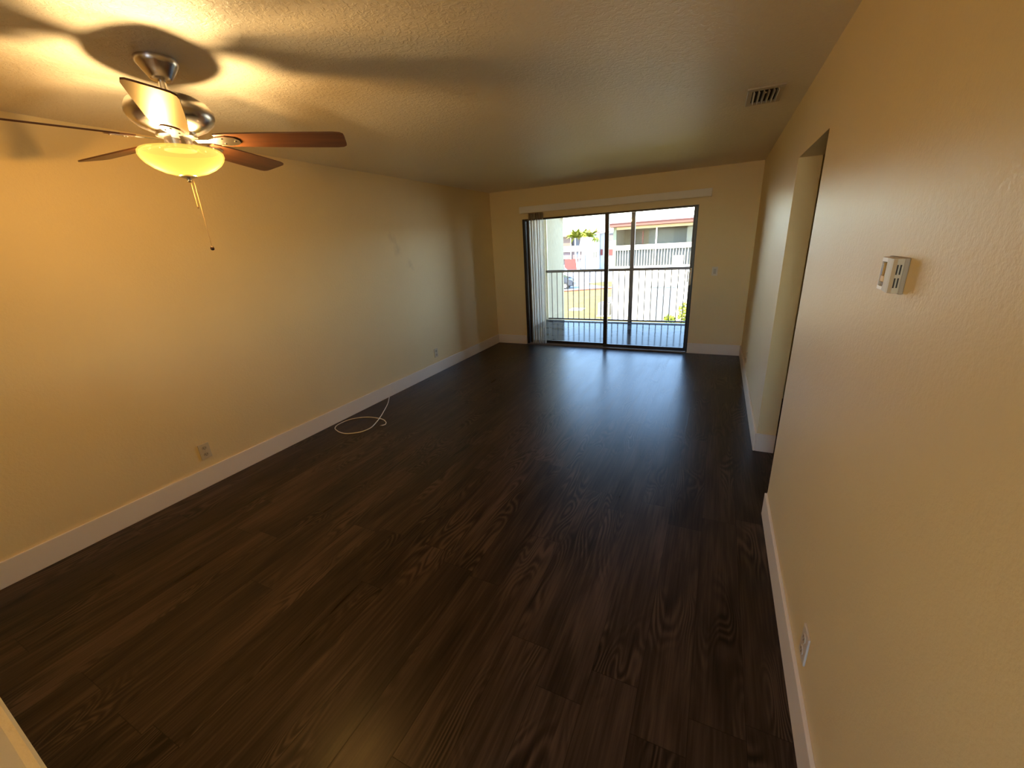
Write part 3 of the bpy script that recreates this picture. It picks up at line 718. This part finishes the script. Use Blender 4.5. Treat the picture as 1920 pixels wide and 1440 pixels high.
fbx(fb, B, 'upper_window', (-17.9, BY + 0.9, 0.5), (-16.9, BY + 1.02, 2.0), M_dk)
fbx(fb, B, 'porch_post', (-18.05, BY + 0.0, G), (-17.92, BY + 0.2, 2.35), plain('post_cream', (0.7, 0.6, 0.48), 0.7))
fbx(fb, B, 'upper_rail', (-26, BY + 0.1, 0.3), (-16.2, BY + 0.2, 0.9), plain('rail_grey', (0.13, 0.125, 0.12), 0.8))
fbx(fb, B, 'floor_band', (-26, BY - 0.1, 0.0), (-16.0, BY + 1, 0.28), M_wht)
fbx(fb, B, 'lower_porch', (-26, BY + 0.3, -1.15), (-16.4, BY + 1, 0.0), plain('porch_dusk', (0.16, 0.11, 0.10), 0.8))
fbx(fb, B, 'lower_window', (-17.4, BY + 0.25, -0.9), (-16.7, BY + 0.32, -0.1), M_dk)
fbx(fb, B, 'red_wall', (-18.9, BY - 0.3, G), (-16.9, BY + 0.9, -1.15), M_red)
fbx(fb, B, 'roof', (-26, BY - 0.6, 2.35), (-16.0, BY + 9, 2.55), M_wht)

fb2 = far_building('apartment_building', (-14.2, BY - 1, G), 'distant white building with small paired windows behind the palms')
B2 = lambda x, y, z: (x + 14.2, y - BY + 1, z - G)
fbx(fb2, B2, 'wall', (-15.9, BY - 1, G), (-13.35, BY + 8, 2.62), M_wht)
fbx(fb2, B2, 'grey_bay', (-15.95, BY - 1.15, G), (-15.3, BY - 1, -0.5), plain('bay_grey', (0.16, 0.155, 0.145), 0.8))
fbx(fb2, B2, 'roof', (-14.6, BY - 1.5, 2.62), (-12.8, BY - 0.3, 2.76), plain('roof_far_red', (0.20, 0.09, 0.07), 0.7))
for (x0, z0, x1, z1) in ((-14.08, -1.0, -13.83, -0.12), (-13.70, -1.0, -13.44, -0.12), (-13.65, 1.2, -13.42, 2.0), (-14.0, 1.2, -13.8, 2.0)):
    fbx(fb2, B2, 'window', (x0, BY - 1.04, z0), (x1, BY - 0.99, z1), plain('far_window', (0.10, 0.09, 0.07), 0.5))
fb3 = far_building('apartment_building', (-11.6, BY, G), 'distant building with red panels seen beside the meeting stile')
B3 = lambda x, y, z: (x + 11.6, y - BY, z - G)
fbx(fb3, B3, 'wall', (-13.3, BY + 0.3, G), (-6, BY + 8, 2.5), plain('far_cream', (0.42, 0.39, 0.37), 0.8))
fbx(fb3, B3, 'upper_window', (-12.0, BY + 0.2, 1.4), (-10.6, BY + 0.32, 2.35), plain('far_brown_glass', (0.14, 0.10, 0.085), 0.6))
fbx(fb3, B3, 'lower_window', (-12.0, BY + 0.2, 0.4), (-11.3, BY + 0.32, 1.3), plain('far_mauve_glass', (0.15, 0.135, 0.135), 0.6))
fbx(fb3, B3, 'red_panel', (-12.05, BY + 0.1, -0.8), (-11.2, BY + 0.3, 0.1), M_red)
fbx(fb3, B3, 'red_panel', (-13.2, BY + 0.1, -0.72), (-12.9, BY + 0.3, 0.15), M_red)
fbx(fb3, B3, 'roof', (-13.3, BY - 0.1, 2.5), (-6, BY + 8, 2.66), M_wht)

# ------------------------------------------------------------------ palms
M_trunk = plain('pale_palm_trunk', (0.45, 0.42, 0.40), 0.8, var=0.12, vscale=10)
M_frond = plain('palm_frond', (0.17, 0.18, 0.010), 0.6, var=0.3, vscale=6)
PX, PY = -14.96, 60.0
pm = thing('palm_tree', (PX, PY, G), 'three-trunked palm with bright yellow-green crowns in the parking lot', 'palm tree')
def frond(m, c, az, ln, rise, droop, rnd):
    d = Vector((math.cos(az), math.sin(az), 0)); s = Vector((-d.y, d.x, 0)); n = 9; prev = None
    for i in range(n):
        t = i / (n - 1)
        p = Vector(c) + d * ln * t * (1 - 0.12 * t) + Vector((0, 0, rise * t - droop * t * t))
        w = 0.20 * ln * math.sin(PI * min(1, 0.12 + 0.88 * t)) + 0.012
        L_ = p + s * w * 0.8 - Vector((0, 0, w * 0.55)); R2 = p - s * w * 0.8 - Vector((0, 0, w * 0.55))
        if prev:
            m.quad(prev[0], prev[1], L_, p); m.quad(prev[0], p, R2, prev[2])
        prev = (p, L_, R2)
rnd = random.Random(3)
trunks = [([(0.0, 0, 0.1 - 0.1), (-0.12, 0, 1.2), (-0.36, 0, 2.9), (-0.42, 0, 4.9)], (-0.42, 0, 4.95)),
          ([(0.02, 0.2, 0), (0.08, 0.2, 1.4), (0.16, 0.2, 2.9), (0.45, 0.2, 4.9)], (0.5, 0.2, 5.0)),
          ([(0.08, -0.1, 0), (0.76, -0.1, 2.37), (1.35, -0.1, 3.32), (1.68, -0.1, 4.7)], (1.72, -0.1, 4.95))]
for pts, top in trunks:
    cpt = catmull(pts, 5); k = len(cpt)
    tr = MB().tube(cpt, [0.15 - 0.05 * i / k for i in range(k)], 10).build('trunk', M_trunk, pm, True)
    m = MB()
    for i in range(22):
        frond(m, top, i * 2.4 + rnd.uniform(-0.2, 0.2), rnd.uniform(1.2, 1.8), rnd.uniform(0.5, 2.2), rnd.uniform(0.7, 1.5), rnd)
    m.build('crown', M_frond, pm)
m = MB()
for i in range(10): frond(m, (2.55, 0.1, 4.75), i * 0.66, 0.75, 0.35, 1.0, rnd)
m.build('crown', M_frond, pm)

# ------------------------------------------------------------------ parked cars
def car(loc, rz, label, body, tall):
    t = thing('car', loc, label, 'car', 'cars parked beyond the lawn', rz)
    h = tall
    bm_ = MB(); prof = [(-2.1, 0.28), (-2.15, 0.62), (-2.05, 0.86), (-1.75, 0.96), (-1.35, 1.02), (-0.85, h - 0.05), (-0.4, h), (0.45, h), (0.9, h - 0.06), (1.45, 0.98), (2.0, 0.84), (2.15, 0.6), (2.12, 0.28)]
    bm_.prism(prof, 'y', -0.85, 0.85)
    es = [e for e in bm_.bm.edges if abs(abs(e.verts[0].co.y) - 0.85) < 1e-4 and abs(e.verts[0].co.y - e.verts[1].co.y) < 1e-4]
    bmesh.ops.bevel(bm_.bm, geom=es, offset=0.09, segments=3, affect='EDGES')
    bd = bm_.build('body', body, t)
    gl = plain('car_glass', (0.02, 0.022, 0.025), 0.08)
    for s in (-1, 1):
        MB().prism([(-1.18, 1.03), (-0.80, h - 0.12), (0.80, h - 0.12), (1.25, 1.0)], 'y', s * 0.852 - 0.006, s * 0.852 + 0.006).build('side_window', gl, t)
    MB().prism([(-1.37, 1.04), (-0.92, h - 0.11), (-0.90, h - 0.10), (-1.34, 1.05)], 'y', -0.68, 0.68).xf(Matrix.Translation((-0.02, 0, 0.015))).build('rear_window', gl, t)
    MB().prism([(0.96, h - 0.11), (1.42, 1.02), (1.44, 1.03), (0.98, h - 0.10)], 'y', -0.68, 0.68).xf(Matrix.Translation((0.02, 0, 0.015))).build('windscreen', gl, t)
    for x in (-1.32, 1.32):
        for y in (-0.78, 0.78):
            w = MB().tube([(x, y - 0.11, 0.33), (x, y + 0.11, 0.33)], 0.33, 20).build('wheel', plain('tyre', (0.02, 0.02, 0.02), 0.8), t)
            MB().tube([(x, y - 0.115, 0.33), (x, y + 0.115, 0.33)], 0.19, 16).build('hubcap', M_chrome, w)
    for y in (-0.62, 0.62):
        MB().box((2.08, y - 0.14, 0.62), (2.15, y + 0.14, 0.74), 0.01).build('headlight', M_chrome, t)
        MB().box((-2.16, y - 0.12, 0.66), (-2.09, y + 0.12, 0.82), 0.01).build('tail_light', plain('tail_red', (0.4, 0.02, 0.02), 0.3), t)
car((-11.5, 40.4, G), 0.12, 'dark grey car whose end shows past the stucco wall, nearer the lawn', plain('car_dark_paint', (0.05, 0.055, 0.07), 0.25, 0.3), 1.36)
car((-16.0, 52.5, G), 0.05, 'white car whose end shows past the stucco wall, farther back', plain('car_white_paint', (0.75, 0.75, 0.76), 0.3), 1.75)
